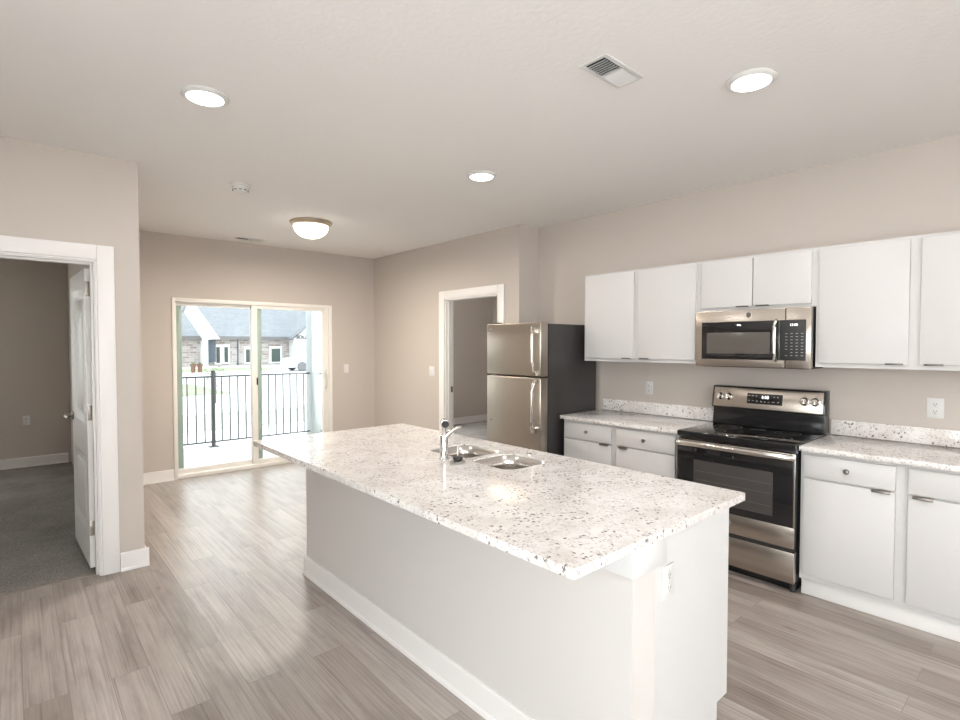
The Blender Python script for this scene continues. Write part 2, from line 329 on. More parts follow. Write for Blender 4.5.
# ---------------------------------------------------------------- door openings: jambs and casings
CW = .094
def casing_y(name, x0, x1, zt, y, ysgn, depth):   # opening in a wall facing -Y
    b = MB()
    b.box((x1, y-.018, 0), (x1+CW, y-.0005, zt+CW), .003); b.box((x0-CW, y-.018, 0), (x0, y-.0005, zt+CW), .003); b.box((x0, y-.0182, zt), (x1, y-.0005, zt+CW), .003)
    b.box((x1-.012, y-.010, 0), (x1+.0, y-.0005, zt), .002); b.box((x0, y-.010, zt-.012), (x1, y-.0005, zt), .002)
    # jamb boards with stops
    b.box((x1-.018, y-.0005, 0), (x1-.0005, y+depth, zt)); b.box((x0+.0005, y-.0005, 0), (x0+.018, y+depth, zt)); b.box((x0+.018, y-.0005, zt-.018), (x1-.018, y+depth, zt-.0005))
    b.box((x1-.032, y+.03, 0), (x1-.018, y+.075, zt-.018), .002); b.box((x0+.018, y+.03, 0), (x0+.032, y+.075, zt-.018), .002); b.box((x0+.032, y+.03, zt-.032), (x1-.032, y+.075, zt-.018), .002)
    return struct(b.build(name, 'trim'))
casing_y('trim_1', OX0, OX1, OZ, LY, 1, T)
b = MB(); y0, y1, zt, x = EY0, EY1, EZ, DX
b.box((x-.018, y1, 0), (x-.0005, y1+CW+.006, zt+CW), .003); b.box((x-.018, y0-CW-.006, 0), (x-.0005, y0, zt+CW), .003); b.box((x-.0182, y0, zt), (x-.0005, y1, zt+CW), .003)
b.box((x-.0005, y1-.018, 0), (x+T, y1-.0005, zt)); b.box((x-.0005, y0+.0005, 0), (x+T, y0+.018, zt)); b.box((x-.0005, y0+.018, zt-.018), (x+T, y1-.018, zt-.0005))
b.box((x+.03, y1-.032, 0), (x+.065, y1-.018, zt-.018), .002); b.box((x+.03, y0+.018, 0), (x+.065, y0+.032, zt-.018), .002)
t2 = struct(b.build('trim_2', 'trim'))
s_ = MB(); s_.box((x+.07, y1-.0195, .95), (x+.105, y1-.0178, 1.02), .0005); s_.build('strike_plate', 'dnickel', t2)
# metal threshold strip at the carpet
b = MB(); b.prism([(OX0+.02, LY+.035, .0), (OX0+.02, LY+.075, .0), (OX0+.02, LY+.07, .008), (OX0+.02, LY+.055, .011), (OX0+.02, LY+.04, .006)], (OX1-OX0-.04, 0, 0))
struct(b.build('trim_3', mat('grey_brown_transition_strip', (.20, .17, .145), .5)))

# ---------------------------------------------------------------- open two-panel bedroom door (door_1), built closed along +Y from its hinge then turned
hx, hy = OX1-.02, LY+T+.012
d1 = empty('door_1', (hx, hy, 0)); d1['kind'] = 'structure'
DW, DH, DT, z0 = .785, 2.035, .035, .022
ang = Matrix.Rotation(math.radians(2.0), 4, 'Z'); 
def dl(v): return v
TM = Matrix.Translation((hx, hy, 0)) @ ang
def pbox(b, a, c, bev=0): b.box(a, c, bev, mtx=TM)
b = MB()   # slab: x from -DT..0, y 0..DW
st, mid0, mid1, bot = .115, 1.02, 1.16, .22
xa, xb = -DT, 0
pbox(b, (xa, 0, z0), (xb, st, DH)); pbox(b, (xa, DW-st, z0), (xb, DW, DH)); pbox(b, (xa, st, DH-.12), (xb, DW-st, DH)); pbox(b, (xa, st, .77), (xb, DW-st, .99)); pbox(b, (xa, st, z0), (xb, DW-st, .24))
for (za, zb) in ((.24, .77), (.99, DH-.12)):
    pbox(b, (xa+.014, st, za), (xb-.014, DW-st, zb))
    # moulded sticking round the panel, sloping inwards, on both faces
    for sx, x_o, x_i in ((1, xa, xa+.014), (-1, xb, xb-.014)):
        w_ = .04
        o4 = [(x_o, st, za), (x_o, DW-st, za), (x_o, DW-st, zb), (x_o, st, zb)]; i4 = [(x_i, st+w_, za+w_), (x_i, DW-st-w_, za+w_), (x_i, DW-st-w_, zb-w_), (x_i, st+w_, zb-w_)]
        t = bmesh.new(); vo = [t.verts.new(v) for v in o4]; vi = [t.verts.new(v) for v in i4]
        for k in range(4): t.faces.new((vo[k], vo[(k+1) % 4], vi[(k+1) % 4], vi[k]))
        bmesh.ops.transform(t, matrix=TM, verts=t.verts); b._merge(t)
    # raised field
    for x_i, dx in ((xa+.014, -.009), (xb-.014, .009)):
        pbox(b, (min(x_i, x_i+dx), st+.07, za+.07), (max(x_i, x_i+dx), DW-st-.07, zb-.07), .004)
slab = b.build('door_slab', 'trim', d1)
b = MB()
for sx in (-1, 1):
    xo = xa if sx < 0 else xb
    b.cyl(TM @ Vector((xo, DW-.065, .985)), TM @ Vector((xo+sx*.01, DW-.065, .985)), .032, bev=.003)
    b.cyl(TM @ Vector((xo+sx*.01, DW-.065, .985)), TM @ Vector((xo+sx*.05, DW-.065, .985)), .011)
    b.tube([TM @ Vector((xo+sx*.048, DW-.055, .985)), TM @ Vector((xo+sx*.052, DW-.09, .987)), TM @ Vector((xo+sx*.05, DW-.13, .983)), TM @ Vector((xo+sx*.047, DW-.175, .981))], [.011, .010, .009, .007], 12)
b.build('door_handle', 'dnickel', slab)
for zc in (.29, 1.07, 1.90):
    b = MB(); pbox(b, (-.033, -.0022, zc-.05), (-.004, .0002, zc+.05), .0008)
    b.cyl(TM @ Vector((.006, -.006, zc-.052)), TM @ Vector((.006, -.006, zc+.052)), .0075, n=14)
    for dz in (-.03, 0, .03):
        for dxx in (-.012, -.025): b.cyl(TM @ Vector((dxx, -.0024, zc+dz*(1 if dxx < -.02 else .7))), TM @ Vector((dxx, -.0034, zc+dz*(1 if dxx < -.02 else .7))), .003, n=10)
    b.build('hinge', 'nickel', d1)

# ---------------------------------------------------------------- sliding glass door (door_2)
d2 = empty('door_2', ((SX0+SX1)/2, BY, 0)); d2['kind'] = 'structure'
e = .001; a0, a1, zt = SX0+e, SX1-e, SZ-e
b = MB(); fy0, fy1 = BY-.012, BY+T-.005
b.box((a0, fy0, 0.0), (a0+.035, fy1, zt), .003); b.box((a1-.045, fy0, 0.0), (a1, fy1, zt), .003); b.box((a0+.035, fy0, zt-.045), (a1-.045, fy1, zt), .003); b.box((a0+.035, fy0, 0.0), (a1-.045, fy1, .045), .003)
b.box((a0+.035, BY+.045, .045), (a1-.045, BY+.05, .062)); b.box((a0+.035, BY+.045, zt-.062), (a1-.045, BY+.05, zt-.045))
b.build('door_frame', 'frame', d2)
def leaf(name, x0, x1, yc, st):
    b = MB(); zb, zt_ = .046, zt-.046
    b.box((x0, yc-.016, zb), (x0+st[0], yc+.016, zt_), .003); b.box((x1-st[1], yc-.016, zb), (x1, yc+.016, zt_), .003)
    b.box((x0+st[0], yc-.016, zb), (x1-st[1], yc+.016, zb+.055), .003); b.box((x0+st[0], yc-.016, zt_-.04), (x1-st[1], yc+.016, zt_), .003)
    o = b.build(name, 'frame', d2)
    g = MB(); g.box((x0+st[0]-.005, yc-.009, zb+.05), (x1-st[1]+.005, yc+.009, zt_-.036), mi=0); g.build('glass_pane', 'glass', o)
    g = MB()   # green-tinted exterior glazing edge beside the left stile
    g.box((x0+st[0]+.001, yc+.010, zb+.056), (x0+st[0]+.060, yc+.024, zt_-.041), .002); g.build('glazing_strip', 'vinyl_green', o)
    return o
fx = leaf('fixed_panel', a0+.036, 2.262, BY+.072, (.02, .066))
sl = leaf('sliding_panel', 2.196, a1-.046, BY+.024, (.066, .088))
b = MB(); b.box((a1-.046-.058, BY-.012, .93), (a1-.046-.028, BY+.0075, 1.20), .006); b.tube([(a1-.1, BY-.012, .96), (a1-.106, BY-.045, .99), (a1-.106, BY-.05, 1.065), (a1-.106, BY-.045, 1.14), (a1-.1, BY-.012, 1.17)], .010, 12)
b.build('pull_handle', 'plate', sl)
b = MB(); b.box((2.245, BY-.004, 1.03), (2.262, BY+.0075, 1.12), .003); b.build('latch', 'matblack', sl)

# ---------------------------------------------------------------- outlets and switches
def outlet(loc, axis, label, nm='wall_outlet', cat='outlet', hw=.036, hh=.059, sw=False, group=None):
    mtx = facing_x(*loc) if axis == 'x' else facing_y(*loc)
    t = empty(nm, loc, label, cat, group)
    b = MB(); b.box((-hw, -hh, 0), (hw, hh, .006), .003, mtx=mtx); b.build('cover_plate', 'plate', t)
    n = 1 if hw < .05 else 2
    for k in range(n):
        ox = 0 if n == 1 else (-.023 if k == 0 else .023)
        if sw:
            b = MB(); b.box((ox-.015, -.033, .0065), (ox+.015, .033, .010), .002, mtx=mtx); b.build('rocker', 'plate', t)
        else:
            for dy in (-.022, .022):
                b = MB(); b.lathe([(.0165, .006), (.0165, .0082), (.015, .009), (0, .009)], (0, 0, 0), 24, mtx=mtx @ Matrix.Translation((ox, dy, 0)))
                r = b.build('receptacle', 'plate', t)
                b = MB()
                for dx in (-.006, .006): b.box((ox+dx-.0012, dy-.001, .0088), (ox+dx+.0012, dy+.009, .0094), mtx=mtx)
                b.cyl(mtx @ Vector((ox, dy-.007, .0088)), mtx @ Vector((ox, dy-.007, .0094)), .0028, n=12)
                b.build('slots', 'slot', r)
    return t
outlet((KX-.0005, 2.484, 1.147), 'x', 'white duplex outlet on the kitchen wall above the short counter left of the range')
outlet((KX-.0005, .562, 1.143), 'x', 'white outlet on the kitchen wall above the counter right of the range', hw=.041, hh=.061)
outlet((.095, 8.66-.0005, .585), 'y', 'white outlet low on the bedroom far wall seen through the open left door')
outlet((3.452, BY-.0005, 1.198), 'y', 'white wall switch to the right of the sliding glass door', 'light_switch', 'switch', sw=True)
outlet((DX-.0005, 5.315, 1.20), 'x', 'white double wall switch left of the cased opening beside the fridge', 'light_switch', 'switch', hw=.058, sw=True)

# ---------------------------------------------------------------- ceiling fixtures
def disc_light(x, y, label, power=7.2):
    t = empty('ceiling_light', (x, y, ZC), label, 'ceiling light', 'round disc lights on the ceiling')
    b = MB(); b.lathe([(.108, ZC-.0006), (.110, ZC-.006), (.104, ZC-.014), (.090, ZC-.020), (.083, ZC-.017), (.083, ZC-.010)][::-1], (x, y, 0), 56); b.build('trim_ring', 'plate', t)
    b = MB(); b.lathe([(.0825, ZC-.0105), (.082, ZC-.017), (.06, ZC-.019), (0, ZC-.0195)], (x, y, 0), 48); b.build('lens', 'lens', t)
    a = area('disc_lamp', (x, y, ZC-.024), (0, 0, 0), .17, .17, power, (1, .97, .935), 'DISK'); a.parent = t; a.matrix_parent_inverse = t.matrix_world.inverted()
    return t
disc_light(.733, 2.888, 'round white lit disc light on the ceiling, leftmost of the three disc lights')
disc_light(2.597, 1.032, 'round white lit disc light on the ceiling nearest the range, right of the vent')
disc_light(2.573, 2.897, 'small looking round lit disc light on the ceiling over the far end of the kitchen')
# dome
t = empty('dome_light', (2.262, 5.131, ZC), 'flush dome light with bronze ring and glowing frosted glass near the sliding door', 'ceiling light')
b = MB(); b.lathe([(.10, ZC-.0005), (.198, ZC-.001), (.206, ZC-.008), (.198, ZC-.022), (.182, ZC-.040), (.172, ZC-.044)], (2.262, 5.131, 0), 64); b.build('mounting_ring', 'bronze', t)
b = MB(); b.lathe([(.172, ZC-.040), (.170, ZC-.06), (.156, ZC-.095), (.128, ZC-.126), (.088, ZC-.150), (.04, ZC-.163), (0, ZC-.166)], (2.262, 5.131, 0), 56); b.build('glass_shade', 'dome', t)
b = MB(); b.lathe([(0, ZC-.163), (.012, ZC-.165), (.013, ZC-.171), (.007, ZC-.176), (.009, ZC-.182), (0, ZC-.187)], (2.262, 5.131, 0), 20); b.build('finial', 'bronze', t)
a = area('dome_lamp', (2.262, 5.131, ZC-.20), (0, 0, 0), .30, .3, 38, (1, .90, .76), 'DISK'); a.parent = t; a.matrix_parent_inverse = t.matrix_world.inverted()
# smoke detector
cx, cy = 1.335, 4.311
t = empty('smoke_detector', (cx, cy, ZC), 'small white round smoke detector on the ceiling between disc light and dome light', 'smoke detector')
b = MB(); b.lathe([(.078, ZC-.0005), (.078, ZC-.012), (.070, ZC-.018), (.05, ZC-.018)], (cx, cy, 0), 40); b.build('base_plate', 'plate', t)
b = MB(); b.lathe([(.062, ZC-.018), (.060, ZC-.036), (.052, ZC-.054), (.038, ZC-.062), (0, ZC-.063)], (cx, cy, 0), 40); b.build('sensor_cap', 'plate', t)
b = MB()
for k in range(10):
    a_ = k*2*PI/10; m_ = Matrix.Translation((cx, cy, ZC-.044)) @ Matrix.Rotation(a_, 4, 'Z'); b.box((.050, -.009, -.004), (.0575, .009, .003), mtx=m_)
b.build('sensor_slots', 'dark', t)
# registers
def register(x0, x1, y0, y1, label):
    t = empty('ceiling_vent', ((x0+x1)/2, (y0+y1)/2, ZC), label, 'vent')
    b = MB(); f = .022; z1, z2 = ZC-.006, ZC-.0005
    b.box((x0, y0, z1), (x1, y0+f, z2), .002); b.box((x0, y1-f, z1), (x1, y1, z2), .002); b.box((x0, y0+f, z1), (x0+f, y1-f, z2), .002); b.box((x1-f, y0+f, z1), (x1, y1-f, z2), .002)
    xm = (x0+x1)/2; b.box((xm-.006, y0+f, z1), (xm+.006, y1-f, z2)); b.build('frame', 'plate', t)
    b = MB(); b.box((x0+f, y0+f, ZC-.0012), (x1-f, y1-f, ZC-.0006)); b.build('duct_opening', 'dark', t)
    for s_, (u0, u1) in ((1, (x0+f+.003, xm-.009)), (-1, (xm+.009, x1-f-.003))):
        n = 7
        for k in range(n):
            u = u0+(u1-u0)*(k+.5)/n; w_ = (u1-u0)/n
            b = MB(); mt = Matrix.Translation((u, (y0+y1)/2, ZC-.008)) @ Matrix.Rotation(s_*math.radians(-52 if s_ > 0 else -35), 4, 'Y')
            hw_ = w_*(.34 if s_ > 0 else .60); b.box((-hw_, -(y1-y0)/2+f, -.0006), (hw_, (y1-y0)/2-f, .0006), mtx=mt); b.build('louvre', 'plate', t)
    return t
register(1.898, 2.200, 1.345, 1.490, 'white rectangular louvred vent on the ceiling between the two nearer disc lights')
register(1.932, 2.234, 6.37, 6.50, 'thin far louvred vent on the ceiling close to the back wall')

# ---------------------------------------------------------------- kitchen island
CT = .919; TH = .030
IX0, IX1, IY0, IY1 = 1.122, 2.245, .888, 3.450
WX0, WX1, WY0, WY1 = 1.438, 1.572, .905, 3.375
isl = empty('kitchen_island', ((WX0+2.17)/2, 2.1, 0), 'long white island base with knee wall and cabinet end panel under the granite top', 'kitchen island')
b = MB(); b.box((WX0, WY0, 0), (WX1, WY1, CT-TH-.001)); b.build('knee_wall', mat_k := painted('island_wall_paint', (.575, .555, .537), .7, 160, .15), isl)
b = MB(); b.box((WX0-.018, WY0-.014, .800), (WX1+.045, WY1+.014, CT-TH-.001), .001); b.build('support_ledge', 'panel', isl)
b = MB(); b.box((WX1+.001, WY0+.003, .0), (2.045, WY0+.021, .8)); b.box((2.045, WY0+.003, .122), (2.131, WY0+.021, .8)); b.box((WX1+.046, WY0+.003, .8), (2.131, WY0+.021, CT-TH-.001))
b.box((1.60, WY0+.021, .115), (2.129, WY1, CT-TH-.22)); b.box((1.60, WY0+.021, .70), (1.70, WY1, CT-TH-.001)); b.box((2.111, WY0+.021, .66), (2.129, WY1, CT-TH-.001)); b.box((1.60, WY0+.03, 0), (2.043, WY1-.01, .115))
b.build('cabinet_body', 'panel', isl)
n = 5; dy = (WY1-WY0-.03)/n
for k in range(n):
    ya = WY0+.03+k*dy; b = MB(); b.box((2.1295, ya+.012, .13), (2.149, ya+dy-.012, .70), .003); d = b.build('door', 'cab', isl)
    h_ = MB(); h_.box((2.149, ya+dy/2-.03, .69), (2.157, ya+dy/2+.03, .70), .001); h_.build('tab_pull', 'nickel', d)
    b = MB(); b.box((2.1295, ya+.012, .72), (2.149, ya+dy-.012, .86), .003); d = b.build('drawer_front', 'cab', isl)
    h_ = MB(); h_.cyl((2.149, ya+dy/2, .79), (2.171, ya+dy/2, .79), .012, bev=.002); h_.build('knob', 'nickel', d)
# baseboard of the island: left side, returning at both ends
h = .122; prof = [(0, 0), (.026, 0), (.026, .008), (.022, .016), (.015, .02), (.014, h-.006), (.010, h), (0, h)]
b = MB(); b.prism([(WX0-.0005-u, WY0-.016, v) for u, v in prof], (0, WY1-WY0+.032, 0)); b.prism([(WX0, WY1+.0005+u, v) for u, v in prof], (WX1-WX0, 0, 0)); b.build('baseboard', 'trim', isl)
o = outlet((1.652, WY0+.0025, .722), 'y', 'white outlet on the near end panel of the island')
# countertop with two sink cut-outs
SB = [(1.775, 1.80, 2.085, 2.105), (1.775, 2.15, 2.085, 2.485)]   # x0,y0,x1,y1
def rrect(x0, y0, x1, y1, r, n=7):
    p = []
    for cx, cy, a0 in ((x1-r, y1-r, 0), (x0+r, y1-r, 90), (x0+r, y0+r, 180), (x1-r, y0+r, 270)):
        for k in range(n+1):
            a = math.radians(a0+90*k/n); p.append((cx+r*math.cos(a), cy+r*math.sin(a)))
    return p
def slab_holes(outer, holes, z1, z0):
    t = bmesh.new(); ed = []
    for lp in [outer]+holes:
        vs = [t.verts.new((x, y, z1)) for x, y in lp]
        for k in range(len(vs)): ed.append(t.edges.new((vs[k], vs[(k+1) % len(vs)])))
    bmesh.ops.triangle_fill(t, use_beauty=True, edges=ed); 
    r = bmesh.ops.extrude_face_region(t, geom=t.faces[:]); bmesh.ops.translate(t, vec=(0, 0, z0-z1), verts=[v for v in r['geom'] if isinstance(v, bmesh.types.BMVert)])
    bmesh.ops.recalc_face_normals(t, faces=t.faces); return t
t = slab_holes(rrect(IX0, IY0, IX1, IY1, .012, 4), [rrect(*s, .075) for s in SB], CT, CT-TH)
b = MB(); b._merge(t); o = b.build('island_countertop', 'granite')
tag(o, 'large white speckled granite slab on the island with a double sink cut-out', 'countertop')
md = o.modifiers.new('edge', 'BEVEL'); md.width = .003; md.segments = 2; md.limit_method = 'ANGLE'; md.angle_limit = math.radians(50)
# sink
t = empty('double_sink', (1.93, 2.14, CT-TH), 'stainless double bowl sink set under the island granite', 'sink')
for x0, y0, x1, y1 in SB:
    bm = bmesh.new(); rings = []
    for off, z, rr in ((.0015, CT-.007, .0745), (.003, CT-TH-.03, .072), (.010, CT-TH-.15, .066), (.03, CT-TH-.175, .05), (.09, CT-TH-.182, .03)):
        rings.append([bm.verts.new((x, y, z)) for x, y in rrect(x0+off, y0+off, x1-off, y1-off, rr)])
    for a_, b_ in zip(rings, rings[1:]):
        for k in range(len(a_)): bm.faces.new((a_[k], a_[(k+1) % len(a_)], b_[(k+1) % len(a_)], b_[k]))
    bm.faces.new(rings[-1]); b = MB(); b._merge(bm); bo = b.build('bowl', 'sinksteel', t)
    sm = bo.modifiers.new('wall', 'SOLIDIFY'); sm.thickness = .0015; sm.offset = -1
    b = MB(); cx, cy = (x0+x1)/2, (y0+y1)/2; b.lathe([(.043, CT-TH-.1815), (.040, CT-TH-.178), (.032, CT-TH-.182), (0, CT-TH-.1821)], (cx, cy, 0), 32); b.build('drain', 'chrome', bo)
# faucet
fx_, fy_ = 1.703, 2.218
t = empty('faucet', (fx_, fy_, CT), 'chrome single lever faucet standing at the sink on the island top', 'faucet')
b = MB(); b.lathe([(.028, CT), (.028, CT+.004), (.023, CT+.008), (.0215, CT+.012), (.0215, CT+.064), (.0225, CT+.065), (.0225, CT+.069), (.0215, CT+.070), (.0215, CT+.118), (.019, CT+.128), (.010, CT+.134), (0, CT+.135)], (fx_, fy_, 0), 32); b.build('body', 'chrome', t)
b = MB(); b.tube([(fx_, fy_, CT+.115), (fx_-.002, fy_-.002, CT+.145), (fx_-.004, fy_-.006, CT+.17), (fx_-.008, fy_-.014, CT+.192)], [.015, .013, .0125, .014], 16)
hd = Vector((fx_-.008, fy_-.014, CT+.196)); dr = Vector((-.42, -.80, -.12)).normalized()
b.cyl(hd-dr*.016, hd+dr*.026, .021, .0235, 28, .003); sp_ = b.build('spray_spout', 'chrome', t)
b = MB(); b.cyl(hd+dr*.0262, hd+dr*.029, .019, n=28); b.build('spray_face', 'matblack', sp_)
b = MB(); b.tube([(fx_+.002, fy_-.006, CT+.118), (fx_+.018, fy_-.022, CT+.140), (fx_+.034, fy_-.042, CT+.160), (fx_+.048, fy_-.062, CT+.172), (fx_+.058, fy_-.078, CT+.175)], [.017, .013, .0095, .0075, .0065], 14); b.build('lever', 'chrome', t)
# strainer beside it
sx_, sy_ = 1.700, 2.098
t = empty('sink_strainer', (sx_, sy_, CT), 'small chrome basket strainer with black rubber and upright post beside the faucet', 'strainer')
b = MB(); b.lathe([(.030, CT+.0), (.040, CT+.004), (.041, CT+.009), (.034, CT+.013), (.026, CT+.016), (.02, CT+.02), (0, CT+.021)], (sx_, sy_, 0), 32); b.build('basket_rim', 'chrome', t)
b = MB(); b.lathe([(.024, CT+.019), (.026, CT+.022), (.026, CT+.030), (.022, CT+.033), (0, CT+.033)], (sx_, sy_, 0), 28); b.build('rubber_stopper', 'matblack', t)
b = MB(); b.cyl((sx_, sy_, CT+.032), (sx_, sy_, CT+.085), .003, n=12); b.lathe([(0, CT+.098), (.006, CT+.094), (.006, CT+.087), (0, CT+.083)], (sx_, sy_, 0), 16); b.build('post', 'chrome', t)
# little ring-handled stopper on the far rim
px_, py_ = 2.135, 2.005
t = empty('drain_stopper', (px_, py_, CT), 'tiny chrome ring-handled stopper on the granite behind the right sink bowl', 'stopper')
b = MB(); b.lathe([(.014, CT), (.014, CT+.004), (.006, CT+.007), (0, CT+.0075)], (px_, py_, 0), 24); b.build('stopper_base', 'chrome', t)
b = MB(); b.tube([(px_+.011*math.cos(a)*.75, py_-.011*math.cos(a)*.75, CT+.007+.019*math.sin(a)) for a in [PI*k/10 for k in range(11)]], .0022, 8); b.build('ring_handle', 'chrome', t)

# ---------------------------------------------------------------- base cabinets along the kitchen wall
BX = 3.556; CFX = 3.535   # face-frame plane is BX+.019, door fronts at BX
def knob(x, y, z, parent):
    b = MB(); m_ = Matrix.Translation((x, y, z)) @ Matrix.Rotation(-PI/2, 4, 'Y')
    b.lathe([(.009, 0), (.006, .004), (.0055, .010), (.013, .014), (.0155, .019), (.013, .024), (0, .026)], (0, 0, 0), 20, mtx=m_); return b.build('knob', 'nickel', parent)
def base_cabinet(y0, y1, split, label, m0=.022, m1=.022):
    """y0<y1; split = (ya, yb) stile in the middle"""
    t = empty('base_cabinet', ((BX+KX)/2, (y0+y1)/2, 0), label, 'cabinet'); ff = BX+.0195; ck = .889-.0012
    b = MB(); b.box((ff, y0, .105), (KX-.002, y1, ck)); b.box((ff+.055, y0, 0), (KX-.002, y1, .105)); b.build('body', 'cab', t)
    b = MB(); b.box((ff+.035, y0+.001, .0), (ff+.0545, y1-.001, .104), .001); b.build('toe_kick', 'trim', t)
    for a, c in ((y0+m0, split[0]), (split[1], y1-m1)):
        b = MB(); b.box((BX, a, .733), (BX+.019, c, .868), .004); d = b.build('drawer_front', 'cab', t); knob(BX, (a+c)/2, .803, d)
        b = MB(); b.box((BX, a, .138), (BX+.019, c, .722), .004); d = b.build('door', 'cab', t)
        yh = (c-.105, c-.02) if a < split[0] else (a+.02, a+.105)
        b = MB(); b.box((BX-.010, yh[0], .7225), (BX+.014, yh[1], .7255), .0008); b.box((BX-.012, yh[0], .712), (BX-.0095, yh[1], .7255), .0008); b.build('tab_pull', 'nickel', d)
    return t
base_cabinet(1.881, 2.943, (2.400, 2.449), 'white two door base cabinet with drawers between the fridge and the range')
base_cabinet(.070, 1.096, (.580, .634), 'white two door base cabinet with drawers right of the range', .022, .018)
# counters and splashes
def counter(y0, y1, label):
    b = MB(); b.box((3.535, y0, CT-TH), (KX-.001, y1, CT), .003); o = b.build('kitchen_countertop', 'granite'); tag(o, label, 'countertop'); return o
def splash(y0, y1, label):
    b = MB(); b.box((KX-.021, y0, CT+.0005), (KX-.001, y1, 1.021), .002); o = b.build('backsplash', 'granite'); tag(o, label, 'backsplash'); return o
counter(1.879, 2.957, 'short speckled granite countertop between the fridge and the range')
counter(.050, 1.098, 'speckled granite countertop right of the range under the wall cabinets')
splash(1.879, 2.957, 'low granite backsplash strip behind the short counter left of the range')
splash(.050, 1.098, 'low granite backsplash strip on the wall right of the range')

# ---------------------------------------------------------------- wall cabinets
UX = 3.835
def wall_cabinet(y0, y1, z0, z1, split, label, m0=.02, m1=.02, mb=.028):
    t = empty('wall_cabinet', ((UX+KX)/2, (y0+y1)/2, z0), label, 'cabinet'); ff = UX+.0195
    b = MB(); b.box((ff, y0, z0), (KX-.0015, y1, z1)); b.build('body', 'cab', t)
    for a, c in ((y0+m0, split[0]), (split[1], y1-m1)):
        b = MB(); b.box((UX, a, z0+mb), (UX+.019, c, z1-.018), .004); d = b.build('door', 'cab', t)
        yh = (c-.105, c-.02) if a < split[0] else (a+.02, a+.105)
        b = MB(); b.box((UX-.008, yh[0], z0+mb-.003), (UX+.014, yh[1], z0+mb-.0003), .0008); b.box((UX-.010, yh[0], z0+mb-.003), (UX-.0078, yh[1], z0+mb+.006), .0008); b.build('tab_pull', 'dnickel', d)
    return t
wall_cabinet(1.881, 2.940, 1.385, 2.148, (2.391, 2.430), 'tall white two door wall cabinet next to the fridge, left of the microwave')
wall_cabinet(1.112, 1.880, 1.775, 2.148, (1.492, 1.498), 'short white two door wall cabinet directly above the microwave', .024, .024, .02)
wall_cabinet(.070, 1.111, 1.385, 2.148, (.589, .640), 'tall white two door wall cabinet right of the microwave', .02, .02)

# ---------------------------------------------------------------- microwave
MX = 3.79
my0, my1, mz0, mz1 = 1.118, 1.876, 1.372, 1.772
t = empty('microwave', ((MX+KX)/2, 1.497, mz0), 'stainless over the range microwave with black glass window and keypad', 'microwave')
b = MB(); b.box((MX+.045, my0+.002, mz0+.012), (KX-.002, my1-.002, mz1), .002); b.box((MX+.06, my0+.03, mz0-.004), (KX-.04, my1-.03, mz0+.012)); b.build('housing', 'black', t)
ydv = 1.268   # door / control split
b = MB(); b.box((MX, ydv+.0015, mz0), (MX+.043, my1, mz1-.001), .006); dr_ = b.build('door', 'steel', t)
b = MB(); b.box((MX, my0, mz0), (MX+.043, ydv-.0015, mz1-.001), .006); b.build('control_face', 'steel', t)
b = MB(); b.box((MX-.003, 1.3045, mz0+.053), (MX+.002, 1.828, mz0+.318), .004); w_ = b.build('window', 'blackglass', dr_)
b = MB(); b.box((MX-.0045, 1.360, mz0+.094), (MX-.0028, 1.789, mz0+.242), .002); b.build('mesh_screen', mat('microwave_window_mesh', (.095, .085, .075), .22), w_)
yh = 1.322
b = MB(); b.tube([(MX-.004, yh, mz0+.052), (MX-.026, yh, mz0+.060), (MX-.036, yh, mz0+.10), (MX-.040, yh, mz0+.185), (MX-.036, yh, mz0+.27), (MX-.026, yh, mz0+.310), (MX-.004, yh, mz0+.318)], [.011, .0115, .0125, .013, .0125, .0115, .011], 16)
b.build('handle', 'handle', dr_)
b = MB(); b.box((MX-.003, 1.147, mz0+.053), (MX+.002, 1.3035, mz0+.318), .004); kp = b.build('keypad', 'matblack', t)
text_obj('display', '12:00', .022, facing_x(MX-.0034, 1.218, mz0+.285), 'digit', kp)
yb0 = 1.168
for r in range(8):
    for c_ in range(4):
        if r in (1,) and c_ == 3: continue
        yy = yb0+.031*c_; zz = mz0+.085+.0205*r
        b = MB(); b.box((MX-.0036, yy-.007, zz-.0022), (MX-.0029, yy+.007, zz+.0022)); b.build('button_mark', 'mark', kp)
def badge(x, y, z, parent, r=.017, dark='dnickel'):
    b = MB(); b.lathe([(r, 0), (r, .002), (r*.93, .003), (r*.85, .0018), (0, .0018)], (0, 0, 0), 32, mtx=facing_x(x, y, z)); bd = b.build('round_badge', 'chrome', parent)
    text_obj('badge_monogram', 'GE', r*.95, facing_x(x-.0022, y, z), dark, bd, .0003)
    return bd
badge(MX-.0002, 1.50, mz0+.361, dr_, .019)
b = MB()
for k in range(10): yy = 1.2+.06*k; b.box((MX+.1, yy, mz0-.0055), (MX+.2, yy+.03, mz0-.004))
b.build('vent_filter', 'grey', t)

# ---------------------------------------------------------------- range
ry0, ry1 = 1.105, 1.867
RXF = 3.515
t = empty('range', ((RXF+KX)/2, 1.4885, 0), 'freestanding stainless electric range with black glass top between the two counters', 'range')
b = MB(); b.box((RXF+.045, ry0+.004, .07), (KX-.045, ry1-.004, .900), .002); b.box((RXF+.09, ry0+.02, .0), (KX-.06, ry1-.02, .07)); b.build('body', 'black', t)
for yy in (ry0+.03, ry1-.03):
    b = MB(); b.cyl((RXF+.07, yy, 0), (RXF+.07, yy, .07), .016, n=16); b.build('foot', 'matblack', t)
b = MB(); b.box((RXF-.004, ry0, .889), (4.105, ry1, .926), .007, seg=3); ck = b.build('cooktop', 'blackglass', t)
